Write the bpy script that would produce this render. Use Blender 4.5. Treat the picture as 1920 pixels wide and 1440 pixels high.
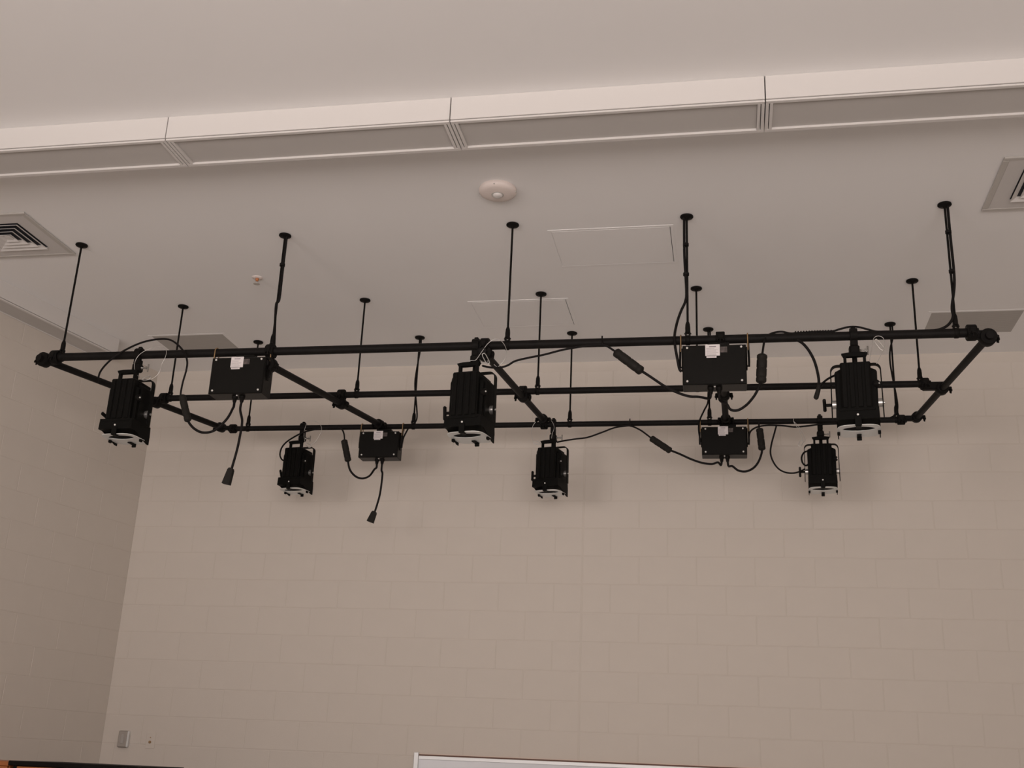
import bpy, math, random
from mathutils import Vector, Matrix
random.seed(7)
for o in list(bpy.data.objects):
    bpy.data.objects.remove(o)
SC = bpy.context.scene
COL = SC.collection

# ------------------------------------------------------------------ camera
CAM_Z = 2.0
FPX = 2114.65
RM = ((0.98244519, -0.18547975, 0.01996775),
      (0.18178675, 0.92781604, -0.32574678),
      (0.04189303, 0.32365823, 0.94524617))
cam_data = bpy.data.cameras.new('camera')
cam = bpy.data.objects.new('camera', cam_data)
COL.objects.link(cam)
cam_data.sensor_width = 36.0
cam_data.lens = FPX / 1920 * 36.0
cam_data.clip_start = 0.05
cam.matrix_world = Matrix((
    (RM[0][0], RM[0][2], -RM[0][1], 0),
    (RM[1][0], RM[1][2], -RM[1][1], 0),
    (RM[2][0], RM[2][2], -RM[2][1], CAM_Z),
    (0, 0, 0, 1)))
SC.camera = cam

# ------------------------------------------------------------------ world, daylight, exposure
world = bpy.data.worlds.new('world')
SC.world = world
world.use_nodes = True
world.node_tree.nodes['Background'].inputs[0].default_value = (0.75, 0.85, 1.0, 1)
world.node_tree.nodes['Background'].inputs[1].default_value = 0.5

def area(name, loc, aim, sx, sy, power, col):
    l = bpy.data.lights.new(name, 'AREA')
    l.shape = 'RECTANGLE'; l.size = sx; l.size_y = sy
    l.energy = power; l.color = col
    o = bpy.data.objects.new(name, l)
    COL.objects.link(o)
    o.location = loc
    d = Vector(aim) - Vector(loc)
    o.rotation_euler = d.to_track_quat('-Z', 'Z').to_euler()
    return o
WARM = (1.0, 0.88, 0.825)
# daylight lamps outside two tall windows behind the camera, tilted up to brighten the ceiling
lw_ = area('daylight_window_left', (-4.9, -4.2, 2.3), (-1.15, 8.0, 3.75), 2.8, 2.6, 36, WARM)
lw_.data.spread = math.radians(65)      # beam narrowed to imitate lens darkening away from the wall centre
area('daylight_window_right', (0.9, -4.2, 2.2), (-0.9, 3.0, 5.9), 5.6, 2.7, 482, WARM)

SC.view_settings.view_transform = 'Standard'
SC.view_settings.look = 'None'
SC.view_settings.gamma = 1.0
SC.view_settings.exposure = 0.0
SC.view_settings.use_curve_mapping = False

# ------------------------------------------------------------------ helpers
def at(px, py, Y):
    """world point that lies at depth Y (metres along +Y) for a photo pixel"""
    u = (px - 960) / FPX; v = -(py - 720) / FPX
    d = [RM[i][0] * u + RM[i][1] + RM[i][2] * v for i in range(3)]
    k = Y / d[1]
    return Vector((d[0] * k, Y, d[2] * k + CAM_Z))

def principled(name, col, rough=0.6, metal=0.0, spec=0.5, noise=0.0, nscale=6.0, bump=0.0, bscale=80.0):
    m = bpy.data.materials.new(name)
    m.use_nodes = True
    nt = m.node_tree
    b = nt.nodes['Principled BSDF']
    b.inputs['Base Color'].default_value = (*col, 1)
    b.inputs['Roughness'].default_value = rough
    b.inputs['Metallic'].default_value = metal
    b.inputs['Specular IOR Level'].default_value = spec
    tc = nt.nodes.new('ShaderNodeTexCoord')
    if noise > 0:
        n = nt.nodes.new('ShaderNodeTexNoise')
        n.inputs['Scale'].default_value = nscale
        n.inputs['Detail'].default_value = 4
        r = nt.nodes.new('ShaderNodeValToRGB')
        r.color_ramp.elements[0].position = 0.3
        r.color_ramp.elements[1].position = 0.7
        r.color_ramp.elements[0].color = (*[c * (1 - noise) for c in col], 1)
        r.color_ramp.elements[1].color = (*[min(1, c * (1 + noise)) for c in col], 1)
        nt.links.new(tc.outputs['Object'], n.inputs['Vector'])
        nt.links.new(n.outputs['Fac'], r.inputs['Fac'])
        nt.links.new(r.outputs['Color'], b.inputs['Base Color'])
    if bump > 0:
        n2 = nt.nodes.new('ShaderNodeTexNoise')
        n2.inputs['Scale'].default_value = bscale
        n2.inputs['Detail'].default_value = 3
        bp = nt.nodes.new('ShaderNodeBump')
        bp.inputs['Strength'].default_value = bump
        bp.inputs['Distance'].default_value = 0.004
        nt.links.new(tc.outputs['Object'], n2.inputs['Vector'])
        nt.links.new(n2.outputs['Fac'], bp.inputs['Height'])
        nt.links.new(bp.outputs['Normal'], b.inputs['Normal'])
    return m

M = {}
M['block'] = principled('painted_block', (0.648, 0.598, 0.542), 0.75, spec=0.3, noise=0.012, nscale=5, bump=0.12, bscale=120)
M['mortar'] = principled('painted_mortar', (0.632, 0.582, 0.525), 0.85, spec=0.2)
M['ceiling'] = principled('ceiling_paint', (0.88, 0.875, 0.87), 0.85, spec=0.2, noise=0.008, nscale=1.5)
M['white_paint'] = principled('white_enamel', (0.675, 0.655, 0.635), 0.5, spec=0.4)
M['panel_grey'] = principled('recessed_panel_grey', (0.54, 0.52, 0.50), 0.7, noise=0.02, nscale=3)
M['grille'] = principled('grille_grey', (0.42, 0.40, 0.375), 0.7)
M['plate'] = principled('vent_plate', (0.62, 0.60, 0.585), 0.6)
M['vent_frame'] = principled('vent_frame_grey', (0.52, 0.50, 0.47), 0.6)
M['dark'] = principled('dark_shade', (0.03, 0.032, 0.04), 0.8)  # near-black that paints shade inside vents and along access doors
M['access'] = principled('access_paint', (0.88, 0.875, 0.87), 0.8, spec=0.25)
M['floor'] = principled('vinyl_floor', (0.74, 0.715, 0.69), 0.5, noise=0.08, nscale=3)
M['pipe'] = principled('black_pipe', (0.0095, 0.0085, 0.008), 0.55, spec=0.10, noise=0.15, nscale=20)
M['black'] = principled('black_paint', (0.008, 0.0072, 0.0065), 0.55, spec=0.08)
M['fixture'] = principled('black_crinkle', (0.0058, 0.0056, 0.005), 0.5, spec=0.06, bump=0.15, bscale=300)
M['box'] = principled('black_powder_coat', (0.008, 0.0075, 0.0066), 0.36, spec=0.10, bump=0.1, bscale=250)
M['rubber'] = principled('black_rubber', (0.009, 0.0078, 0.0076), 0.6, spec=0.12)
M['conn'] = principled('connector_rubber', (0.018, 0.0165, 0.0145), 0.65, spec=0.12)
M['steel'] = principled('zinc_steel', (0.62, 0.61, 0.59), 0.32, metal=0.9)
M['bolt'] = principled('dark_zinc', (0.30, 0.29, 0.27), 0.35, metal=0.9)
M['screw'] = principled('bright_screw', (0.78, 0.77, 0.74), 0.4, metal=0.3)
M['brass'] = principled('brass', (0.42, 0.28, 0.15), 0.4, metal=0.8)
M['sticker'] = principled('paper_label', (0.74, 0.70, 0.70), 0.6, noise=0.05, nscale=160)
M['print'] = principled('label_print', (0.25, 0.22, 0.24), 0.7)
M['hologram'] = principled('grey_brown_sticker', (0.085, 0.07, 0.066), 0.35, noise=0.6, nscale=60)
M['gel'] = principled('gel_frame_metal', (0.74, 0.76, 0.75), 0.45, metal=0.25)
M['lens'] = principled('dark_lens', (0.004, 0.004, 0.004), 0.8, spec=0.1)
M['dull_steel'] = principled('dull_steel', (0.40, 0.37, 0.34), 0.45, metal=0.35)
M['plastic'] = principled('cream_plastic', (0.78, 0.70, 0.66), 0.45)
M['orange'] = principled('orange_plastic', (0.45, 0.16, 0.05), 0.4)
M['wood'] = principled('orange_maple', (0.40, 0.135, 0.04), 0.4, noise=0.25, nscale=4)
M['board'] = principled('whiteboard', (0.66, 0.68, 0.72), 0.25)
M['alu'] = principled('aluminium', (0.72, 0.74, 0.75), 0.4, metal=0.3)
M['cork'] = principled('brown_strip', (0.16, 0.09, 0.07), 0.8)
M['cream'] = principled('cream_edge', (0.70, 0.58, 0.50), 0.6)

class MB:
    def __init__(s):
        s.v = []; s.f = []; s.sm = []
    def add(s, vs, fs, smooth=False):
        n = len(s.v)
        s.v += [Vector(p) for p in vs]
        s.f += [tuple(i + n for i in q) for q in fs]
        s.sm += [smooth] * len(fs)
        return s
    def box(s, a, b, ch=0.0, mat=None):
        x0, y0, z0 = [min(p, q) for p, q in zip(a, b)]
        x1, y1, z1 = [max(p, q) for p, q in zip(a, b)]
        if ch <= 0:
            vs = [(x, y, z) for x in (x0, x1) for y in (y0, y1) for z in (z0, z1)]
            fs = [(0, 1, 3, 2), (4, 6, 7, 5), (0, 4, 5, 1), (2, 3, 7, 6), (0, 2, 6, 4), (1, 5, 7, 3)]
        else:
            vs = []; idx = {}
            X = (x0, x1); Yv = (y0, y1); Z = (z0, z1)
            def sgn(i): return 1 if i == 0 else -1
            for i in (0, 1):
                for j in (0, 1):
                    for k in (0, 1):
                        for ax in range(3):
                            p = [X[i] + sgn(i) * ch, Yv[j] + sgn(j) * ch, Z[k] + sgn(k) * ch]
                            p[ax] = (X[i], Yv[j], Z[k])[ax]
                            idx[(i, j, k, ax)] = len(vs); vs.append(p)
            fs = []
            g = lambda i, j, k, a: idx[(i, j, k, a)]
            for i in (0, 1):
                q = [g(i, 0, 0, 0), g(i, 1, 0, 0), g(i, 1, 1, 0), g(i, 0, 1, 0)]
                fs.append(q if i else q[::-1])
                q = [g(0, i, 0, 1), g(0, i, 1, 1), g(1, i, 1, 1), g(1, i, 0, 1)]
                fs.append(q if i else q[::-1])
                q = [g(0, 0, i, 2), g(1, 0, i, 2), g(1, 1, i, 2), g(0, 1, i, 2)]
                fs.append(q if i else q[::-1])
            for a in (0, 1):
                for b2 in (0, 1):
                    fs.append([g(a, b2, 0, 0), g(a, b2, 0, 1), g(a, b2, 1, 1), g(a, b2, 1, 0)])
                    fs.append([g(a, 0, b2, 0), g(a, 0, b2, 2), g(a, 1, b2, 2), g(a, 1, b2, 0)])
                    fs.append([g(0, a, b2, 1), g(0, a, b2, 2), g(1, a, b2, 2), g(1, a, b2, 1)])
            for i in (0, 1):
                for j in (0, 1):
                    for k in (0, 1):
                        fs.append([g(i, j, k, 0), g(i, j, k, 1), g(i, j, k, 2)])
        if mat is not None:
            vs = [mat @ Vector(p) for p in vs]
        return s.add(vs, fs)
    def tube(s, pts, r, n=10, caps=True, closed=False):
        pts = [Vector(p) for p in pts]
        rs = r if isinstance(r, (list, tuple)) else [r] * len(pts)
        m = len(pts)
        tans = []
        for i in range(m):
            if closed:
                t = pts[(i + 1) % m] - pts[(i - 1) % m]
            else:
                t = pts[min(i + 1, m - 1)] - pts[max(i - 1, 0)]
            if t.length < 1e-9: t = Vector((0, 0, 1))
            tans.append(t.normalized())
        t0 = tans[0]
        up = Vector((0, 0, 1)) if abs(t0.z) < 0.9 else Vector((1, 0, 0))
        nrm = (up - t0 * up.dot(t0)).normalized()
        vs = []
        for i in range(m):
            t = tans[i]
            nrm = nrm - t * nrm.dot(t)
            if nrm.length < 1e-6:
                nrm = t.orthogonal()
            nrm.normalize()
            bn = t.cross(nrm)
            for k in range(n):
                a = 2 * math.pi * k / n
                vs.append(pts[i] + (nrm * math.cos(a) + bn * math.sin(a)) * rs[i])
        fs = []
        for i in range(m if closed else m - 1):
            j = (i + 1) % m
            for k in range(n):
                k2 = (k + 1) % n
                fs.append((i * n + k, i * n + k2, j * n + k2, j * n + k))
        s.add(vs, fs, True)
        if caps and not closed:
            s.add(vs[:n], [tuple(range(n))[::-1]])
            s.add(vs[-n:], [tuple(range(n))])
        return s
    def cyl(s, a, b, r, n=14, r2=None):
        return s.tube([a, b], [r, r if r2 is None else r2], n)
    def lathe(s, prof, c, n=24, axis=None):
        c = Vector(c)
        vs = []
        for r, z in prof:
            for k in range(n):
                a = 2 * math.pi * k / n
                vs.append(c + Vector((r * math.cos(a), r * math.sin(a), z)))
        fs = []
        for i in range(len(prof) - 1):
            for k in range(n):
                k2 = (k + 1) % n
                fs.append((i * n + k, i * n + k2, (i + 1) * n + k2, (i + 1) * n + k))
        s.add(vs, fs, True)
        s.add(vs[:n], [tuple(range(n))[::-1]]); s.add(vs[-n:], [tuple(range(n))])
        return s
    def prism(s, poly, a, b, axis):
        """extrude a closed 2-D polygon between a and b along axis ('x','y','z')"""
        def P(u, v, w):
            return {'x': (w, u, v), 'y': (u, w, v), 'z': (u, v, w)}[axis]
        n = len(poly)
        vs = [P(u, v, a) for u, v in poly] + [P(u, v, b) for u, v in poly]
        fs = [tuple(range(n)), tuple(range(2 * n - 1, n - 1, -1))]
        fs += [(i, i + n, (i + 1) % n + n, (i + 1) % n) for i in range(n)]
        return s.add(vs, fs)
    def xf(s, mat):
        s.v = [mat @ p for p in s.v]
        return s
    def build(s, name, mat, parent=None, loc=None):
        import bmesh
        me = bpy.data.meshes.new(name)
        me.from_pydata([tuple(p) for p in s.v], [], s.f)
        me.polygons.foreach_set('use_smooth', s.sm)
        bm = bmesh.new(); bm.from_mesh(me)
        bmesh.ops.recalc_face_normals(bm, faces=bm.faces)
        bm.to_mesh(me); bm.free()
        me.materials.append(mat)
        me.update()
        o = bpy.data.objects.new(name, me)
        COL.objects.link(o)
        if parent is not None: o.parent = parent
        if loc is not None: o.location = loc
        return o

def tag(o, label=None, cat=None, group=None, kind=None):
    if label: o['label'] = label
    if cat: o['category'] = cat
    if group: o['group'] = group
    if kind: o['kind'] = kind
    return o
def thing(name, label, cat, loc=(0, 0, 0), rz=0.0, group=None):
    o = bpy.data.objects.new(name, None)
    COL.objects.link(o)
    o.location = loc; o.rotation_euler = (0, 0, rz)
    o.empty_display_size = 0.1
    return tag(o, label, cat, group)
def struct(o): o['kind'] = 'structure'; return o
def spline(pts, n=8):
    pts = [Vector(p) for p in pts]
    out = []
    for i in range(len(pts) - 1):
        p0 = pts[max(i - 1, 0)]; p1 = pts[i]; p2 = pts[i + 1]; p3 = pts[min(i + 2, len(pts) - 1)]
        for k in range(n):
            t = k / n
            out.append(0.5 * ((2 * p1) + (p2 - p0) * t + (2 * p0 - 5 * p1 + 4 * p2 - p3) * t * t + (3 * p1 - p0 - 3 * p2 + p3) * t ** 3))
    out.append(pts[-1])
    return out

# ------------------------------------------------------------------ room dimensions (metres)
HC = 4.9857                       # ceiling height
YW = 8.0753                       # back wall
XL, XR = -4.594, 2.30             # back corners
SPLAY = math.radians(12)
YR = -4.0                         # wall behind the camera
def lwx(y): return XL - (YW - y) * math.tan(SPLAY)
def rwx(y): return XR + (YW - y) * math.tan(SPLAY)
Z0 = 2.0966 + CAM_Z               # a course joint
CRS = 0.2032

fl = MB()
fl.prism([(lwx(YR) - .2, YR - .2), (rwx(YR) + .2, YR - .2), (XR + .2, YW + .2), (XL - .2, YW + .2)], -0.1, 0.0, 'z')
struct(fl.build('floor', M['floor']))
ce = MB()
ce.prism([(lwx(YR) - .2, YR - .2), (rwx(YR) + .2, YR - .2), (XR + .2, YW + .2), (XL - .2, YW + .2)], HC, HC + 0.1, 'z')
struct(ce.build('ceiling', M['ceiling']))

# block walls: a mortar slab whose face sits 3 mm behind the block faces
JT = 0.006
def block_wall(name, length, s0, s1, half_even, seam=None, origin=(0, 0, 0), ang=0.0):
    """wall in local coords: x along the wall, face of the blocks at y=0, mortar face y=+0.003"""
    w = bpy.data.objects.new(name, None)
    mb = MB().box((s0 - .2, 0.0012, 0), (s1 + .2, 0.2, HC))
    w = mb.build(name, M['mortar'])
    w.location = origin; w.rotation_euler = (0, 0, ang)
    struct(w)
    meshes = {}
    def piece(x0, x1, z0, z1, parent):
        key = (round(x1 - x0, 3), round(z1 - z0, 3))
        if key not in meshes:
            b = MB().box((-key[0] / 2, 0, -key[1] / 2), (key[0] / 2, 0.02, key[1] / 2), 0.0016)
            o = b.build('block', M['block'])
            meshes[key] = o.data
        else:
            o = bpy.data.objects.new('block', meshes[key]); COL.objects.link(o)
        o.parent = parent
        o.location = ((x0 + x1) / 2, random.uniform(-0.0003, 0.0003), (z0 + z1) / 2)
        return o
    rest = MB()
    k0 = -int((HC - Z0) / CRS) - 1
    rows = []
    z = Z0
    zt = []
    i = -4
    while True:
        top = Z0 - CRS * i; bot = top - CRS
        if bot < HC and top > 0: zt.append((i, max(bot, 0), min(top, HC)))
        if top <= 0: break
        i += 1
    for i, zb_, zt_ in zt:
        if zt_ - zb_ < 0.03: continue
        half = (i % 2 == 0)
        base = seam if seam is not None else 0.0
        off = 0.2032 if half else 0.0
        xs = []
        x = base
        cuts = [base]
        x = base + (off if off else 0.4064)
        while x < s1: cuts.append(x); x += 0.4064
        x = base - (off if off else 0.4064)
        while x > s0: cuts.append(x); x -= 0.4064
        cuts = sorted(set([s0, s1] + [c for c in cuts if s0 < c < s1]))
        for a, b in zip(cuts[:-1], cuts[1:]):
            if b - a < 0.03: continue
            a2 = a + (JT / 2 if a > s0 else 0); b2 = b - (JT / 2 if b < s1 else 0)
            if seam is not None:
                if abs(a - seam) < 1e-6: a2 += 0.003
                if abs(b - seam) < 1e-6: b2 -= 0.003
            z0b, z1b = zb_ + JT / 2, zt_ - JT / 2
            if VIS(name, (a + b) / 2, zb_, zt_):
                piece(a2, b2, z0b, z1b, w)
            else:
                rest.box((a2, 0, z0b), (b2, 0.02, z1b), 0.0016)
    if rest.v:
        o = rest.build('block_courses', M['block'], w)
        o['kind'] = 'stuff'
    return w
def VIS(name, s, zb_, zt_):
    if zt_ < 1.99: return False
    if name == 'wall_left': return s > -2.6
    if name == 'wall_right': return False
    return True
wb = block_wall('wall_back', 0, XL, XR, True, seam=-1.037, origin=(0, YW, 0))
# sealant strip in the vertical control joint
MB().box((-1.037 - .0065, 0.0008, 0), (-1.037 + .0065, 0.003, HC)).build('control_joint', M['mortar'], wb)
LWL = (YW - YR) / math.cos(SPLAY)
# left wall: local x runs from the corner (0) back towards the camera (negative)
wl = block_wall('wall_left', 0, -LWL, 0.0, True, seam=None, origin=(XL, YW, 0), ang=math.pi / 2 - SPLAY)
# right wall (just outside the frame), local x from the corner towards the camera
wr = block_wall('wall_right', 0, 0.0, LWL, True, seam=None, origin=(XR, YW, 0), ang=-(math.pi / 2 - SPLAY))
# unseen rear wall with two window openings, added to shape the daylight
rw = MB()
xa, xb_ = lwx(YR), rwx(YR)
W1 = (-6.35, -3.45); W2 = (-2.0, 3.8); WZ = (0.8, 3.6)
for x0, x1 in ((xa, W1[0]), (W1[1], W2[0]), (W2[1], xb_)):
    rw.box((x0, YR - .2, 0), (x1, YR, HC))
for x0, x1 in (W1, W2):
    rw.box((x0, YR - .2, 0), (x1, YR, WZ[0])); rw.box((x0, YR - .2, WZ[1]), (x1, YR, HC))
struct(rw.build('unseen_wall_rear', M['block']))
for k, (x0, x1) in enumerate((W1, W2)):
    wf = MB()
    for x in (x0, (x0 + x1) / 2 - .025, x1 - .05): wf.box((x, YR - .12, WZ[0]), (x + .05, YR - .06, WZ[1]))
    for z in (WZ[0], WZ[1] - .05): wf.box((x0, YR - .12, z), (x1, YR - .06, z + .05))
    struct(wf.build('window_%d' % (k + 1), M['alu']))

# unseen head-high partition, added behind the camera to shade the lower back wall
struct(MB().box((lwx(-1.5) + .05, -1.56, 0), (rwx(-1.5) - .05, -1.44, 1.98), .004).build('added_shade_partition', M['block']))

# ------------------------------------------------------------------ soffit modules
def soffit(name, label, L, depth, loc, rz, grp, br=.022):
    """local x along the run 0..L, front face at y=0, depth to +y, top at z=0 (ceiling)"""
    hgt = 0.131
    t = thing(name, label, 'soffit', loc, rz, grp)
    g = 0.0025
    MB().box((g, 0.0, -hgt + .012), (L - g, 0.016, 0), 0.0015).build('fascia', M['white_paint'], t)
    r = MB()
    r.box((g, 0.004, -hgt), (L - g, 0.024, -hgt + .0095), 0.0015)
    r.build('front_rail', M['white_paint'], t)
    MB().box((g, depth - br, -hgt + (.004 if br < .01 else 0)), (L - g, depth, 0), 0.001).build('back_rail', M['white_paint'], t)
    for x in (g, L - g - .032):
        e = MB()
        e.box((x, .024, -hgt), (x + .014, depth - .022, -hgt + .03), .001)
        e.box((x + .018, .024, -hgt), (x + .032, depth - .022, -hgt + .03), .001)
        e.build('end_rail', M['white_paint'], t)
    MB().box((g + .033, .024, -hgt + .011), (L - g - .033, depth - br, -hgt + .017)).build('underside_panel', M['panel_grey'], t)
    return t
JX = [-5.36, -4.12, -2.68, -1.241, 0.202, 1.642, 3.08]
names = {1: 'white ceiling soffit module running out of the frame at the left edge',
         2: 'white ceiling soffit module left of the smoke detector, between two joints',
         3: 'white ceiling soffit module directly before the round smoke detector',
         4: 'white ceiling soffit module running out of the frame at the right edge'}
GS = 'white soffit modules across the ceiling'
for i in range(1, 5):
    soffit('soffit_module', names[i], JX[i + 1] - JX[i], 0.262, (JX[i], 4.440, HC), 0, GS)
for nm, i, je in (('trim_1', 0, JX[1]), ('trim_2', 5, 3.05)):          # the run goes on to both side walls
    t = soffit(nm, '', je - JX[i], 0.262, (JX[i], 4.440, HC), 0, '')
    for key in ('label', 'category', 'group'):
        if key in t: del t[key]
    struct(t)
# the same trough along the left wall
dl = Vector((-math.sin(SPLAY), -math.cos(SPLAY), 0)); nl = Vector((math.cos(SPLAY), -math.sin(SPLAY), 0))
DW = 0.205
def left_soffit(s_start, s_end, label):
    base = Vector((XL, YW, HC)) + dl * s_end + nl * DW
    # local +x must run along -dl (towards the back wall); local +y towards the wall (-nl)
    rz = math.atan2(-dl.y, -dl.x)
    t = soffit('wall_soffit_module', label, s_end - s_start, DW - 0.002, base, rz, 'white soffit modules along the left wall', .005)
    return t
left_soffit(0.70, 2.185, 'white soffit module high on the left wall, ending near the back corner')
left_soffit(2.185, 3.62, 'white soffit module on the left wall cut off by the frame edge')

# ------------------------------------------------------------------ ceiling devices
def diffuser(label, cx, cy):
    t = thing('ceiling_diffuser', label, 'air vent', (cx, cy, HC), 0, 'square ceiling vents')
    h = 0.285
    fr = MB()
    w = .03
    for a, b in (((-h, -h), (h, -h + w)), ((-h, h - w), (h, h)), ((-h, -h + w), (-h + w, h - w)), ((h - w, -h + w), (h, h - w))):
        fr.box((a[0], a[1], -0.012), (b[0], b[1], 0), .003)
    fr.build('frame', M['vent_frame'], t)
    pl = MB(); c = .168
    q = h - w
    for a, b in (((-q, -q), (q, -c)), ((-q, c), (q, q)), ((-q, -c), (-c, c)), ((c, -c), (q, c))):
        pl.box((a[0], a[1], -0.010), (b[0], b[1], -0.004))
    pl.build('face_plate', M['plate'], t)
    MB().box((-c, -c, -0.004), (c, c, -0.001)).build('duct_shade_plate', M['dark'], t)  # dark plate paints the shade inside the duct
    for j, s in enumerate((.165, .125, .085, .045)):
        lv = MB()
        o, i_ = s, s - .028
        zo, zi = -.020, -.005
        vs = []
        for r, z in ((o, zo), (i_, zi)):
            vs += [(-r, -r, z), (r, -r, z), (r, r, z), (-r, r, z)]
        for r, z in ((o, zo - .003), (i_, zi - .003)):
            vs += [(-r, -r, z), (r, -r, z), (r, r, z), (-r, r, z)]
        fs = []
        for k in range(4):
            k2 = (k + 1) % 4
            fs += [(k, k2, 4 + k2, 4 + k), (8 + k, 8 + k2, 12 + k2, 12 + k), (k, k2, 8 + k2, 8 + k), (4 + k, 4 + k2, 12 + k2, 12 + k)]
        lv.add(vs, fs)
        lv.build('louver', M['white_paint'], t)
    MB().box((-.02, -.02, -.018), (.02, .02, -.006), .002).build('center_plate', M['white_paint'], t)
diffuser('square white ceiling vent with black slots by the left frame edge', -4.315, 5.587)
diffuser('square ceiling vent cut off by the right frame edge', 1.672, 5.560)

def grille(label, x0, x1, y0, y1):
    t = thing('return_grille', label, 'air vent', ((x0 + x1) / 2, (y0 + y1) / 2, HC), 0, 'grey rectangular ceiling grilles')
    a, b = (x1 - x0) / 2, (y1 - y0) / 2
    w = .022
    fr = MB()
    for p, q in (((-a, -b), (a, -b + w)), ((-a, b - w), (a, b)), ((-a, -b + w), (-a + w, b - w)), ((a - w, -b + w), (a, b - w))):
        fr.box((p[0], p[1], -.0016), (q[0], q[1], 0), .0004)
    fr.build('frame', M['ceiling'], t)
    MB().box((-a + w, -b + w, -.0015), (a - w, b - w, -.0005)).build('backing', M['grille'], t)
    sl = MB()
    n = 30
    for k in range(n):
        y = -b + w + (2 * b - 2 * w) * (k + .5) / n
        sl.box((-a + w, y - .003, -.0022), (a - w, y + .003, -.0006))
    o = sl.build('fine_slats', M['grille'], t); o['kind'] = 'stuff'
grille('grey rectangular ceiling grille near the left back corner', -4.27, -3.655, 7.275, 7.70)
grille('grey rectangular ceiling grille behind the right end of the pipe grid', 1.335, 1.955, 7.275, 7.70)

def access(label, x0, x1, y0, y1):
    t = thing('access_panel', label, 'access panel', ((x0 + x1) / 2, (y0 + y1) / 2, HC), 0, 'flush ceiling access panels')
    a, b = (x1 - x0) / 2, (y1 - y0) / 2
    fr = MB(); w = .018
    for p, q in (((-a, -b), (a, -b + w)), ((-a, b - w), (a, b)), ((-a, -b + w), (-a + w, b - w)), ((a - w, -b + w), (a, b - w))):
        fr.box((p[0], p[1], -.0025), (q[0], q[1], 0))
    fr.build('frame', M['access'], t)
    g = .0035
    MB().box((-a + w + g, -b + w + g, -.0028), (a - w - g, b - w - g, 0), .0008).build('door', M['access'], t)
    MB().box((a - w - g, -b + w, -.0006), (a - w, b - w, 0)).build('edge_shade', M['dark'], t)  # dark strip paints the shaded right edge of the door
access('flush white access panel in the ceiling nearest the smoke detector, between two rods', -1.0, -.272, 5.85, 6.36)
access('flush white access panel in the ceiling farther back, behind the pipe grid', -1.70, -1.015, 6.845, 7.33)

sd = thing('smoke_detector', 'round cream smoke detector on the ceiling', 'smoke detector', (-1.192, 5.333, HC))
MB().lathe([(.100, 0), (.103, -.006), (.103, -.018), (.096, -.028), (.078, -.034), (.05, -.036), (.042, -.0365)], (0, 0, 0), 40).build('housing', M['plastic'], sd)
MB().lathe([(.034, -.035), (.034, -.0375)], (0, 0, 0), 24).build('sensor_ring', M['vent_frame'], sd)
MB().lathe([(.027, -.037), (.026, -.044), (.020, -.049), (.010, -.051)], (0, 0, 0), 24).build('sensor_dome', M['white_paint'], sd)
sl = MB()
for k in range(4):
    a = 2 * math.pi * k / 4
    sl.box((-.004, .094, -.025), (.004, .1035, -.020), 0, Matrix.Rotation(a, 4, 'Z'))
sl.build('air_slots', M['vent_frame'], sd)['kind'] = 'stuff'

sp = thing('fire_sprinkler', 'small fire sprinkler head on the ceiling left of the rods', 'sprinkler', (-3.0, 6.335, HC))
MB().lathe([(.036, 0), (.035, -.004), (.018, -.008), (.014, -.008)], (0, 0, 0), 24).build('escutcheon', M['plastic'], sp)
MB().lathe([(.011, -.006), (.011, -.022), (.007, -.026)], (0, 0, 0), 12).build('sprinkler_body', M['orange'], sp)
d = MB().lathe([(.002, -.044), (.020, -.045), (.021, -.047), (.003, -.048)], (0, 0, 0), 16)
d.tube([(.009, 0, -.022), (.012, 0, -.035), (.003, 0, -.045)], .002, 6); d.tube([(-.009, 0, -.022), (-.012, 0, -.035), (-.003, 0, -.045)], .002, 6)
d.build('deflector', M['steel'], sp)

# ------------------------------------------------------------------ pipe grid
Y1, Y2, Y3 = 5.7544, 6.7545, 7.4684
ZP1, ZP2, ZP3 = 2.2369 + CAM_Z, 2.3035 + CAM_Z, 2.2991 + CAM_Z
PR = 0.0242
PRS = (0.0242, 0.0208, 0.0192); PRC = 0.0208
grid = thing('pipe_grid', 'large black pipe grid of three long and five short pipes hanging from rods', 'pipe grid', (-1.3, Y2, ZP2))
G0 = Vector(grid.location)
def gl(x, y, z): return Vector((x, y, z)) - G0
CA = [Vector((-4.030, Y1, 2.222 + CAM_Z)), at(505, 684, Y1), at(909, 663, Y1), at(1351, 655, Y1), Vector((1.334, Y1, 2.208 + CAM_Z))]
CB = [Vector((-3.676, Y3, 2.311 + CAM_Z)), at(716, 798, Y3), at(1021, 789, Y3), at(1361, 789, Y3), Vector((1.240, Y3, 2.316 + CAM_Z))]
def crp(k, y):
    return CA[k].lerp(CB[k], (y - Y1) / (Y3 - Y1))
OFFS = {(0, 0): .072, (1, 0): .055, (2, 0): .098, (0, 4): -.078, (1, 4): -.098, (2, 4): -.10}
for j, (Y, Z) in enumerate(((Y1, ZP1), (Y2, ZP2), (Y3, ZP3))):
    x0 = crp(0, Y).x + OFFS[(j, 0)] - .035
    x1 = crp(4, Y).x + OFFS[(j, 4)] + .035
    MB().cyl(gl(x0, Y, Z), gl(x1, Y, Z), PRS[j], 20).build('long_pipe', M['pipe'], grid)
for k in range(5):
    ya, yb = Y1 - .05, Y3 + .02
    if k in (1, 2, 3): yb = Y3 - .028
    MB().cyl(crp(k, ya) - G0, crp(k, yb) - G0, PRC, 20).build('cross_pipe', M['pipe'], grid)
def ring(mb, c, ax, r0, L):
    c = Vector(c); ax = Vector(ax).normalized()
    mb.tube([c - ax * L / 2, c - ax * (L / 2 - .004), c + ax * (L / 2 - .004), c + ax * L / 2], [r0 - .003, r0, r0, r0 - .003], 18)
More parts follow.
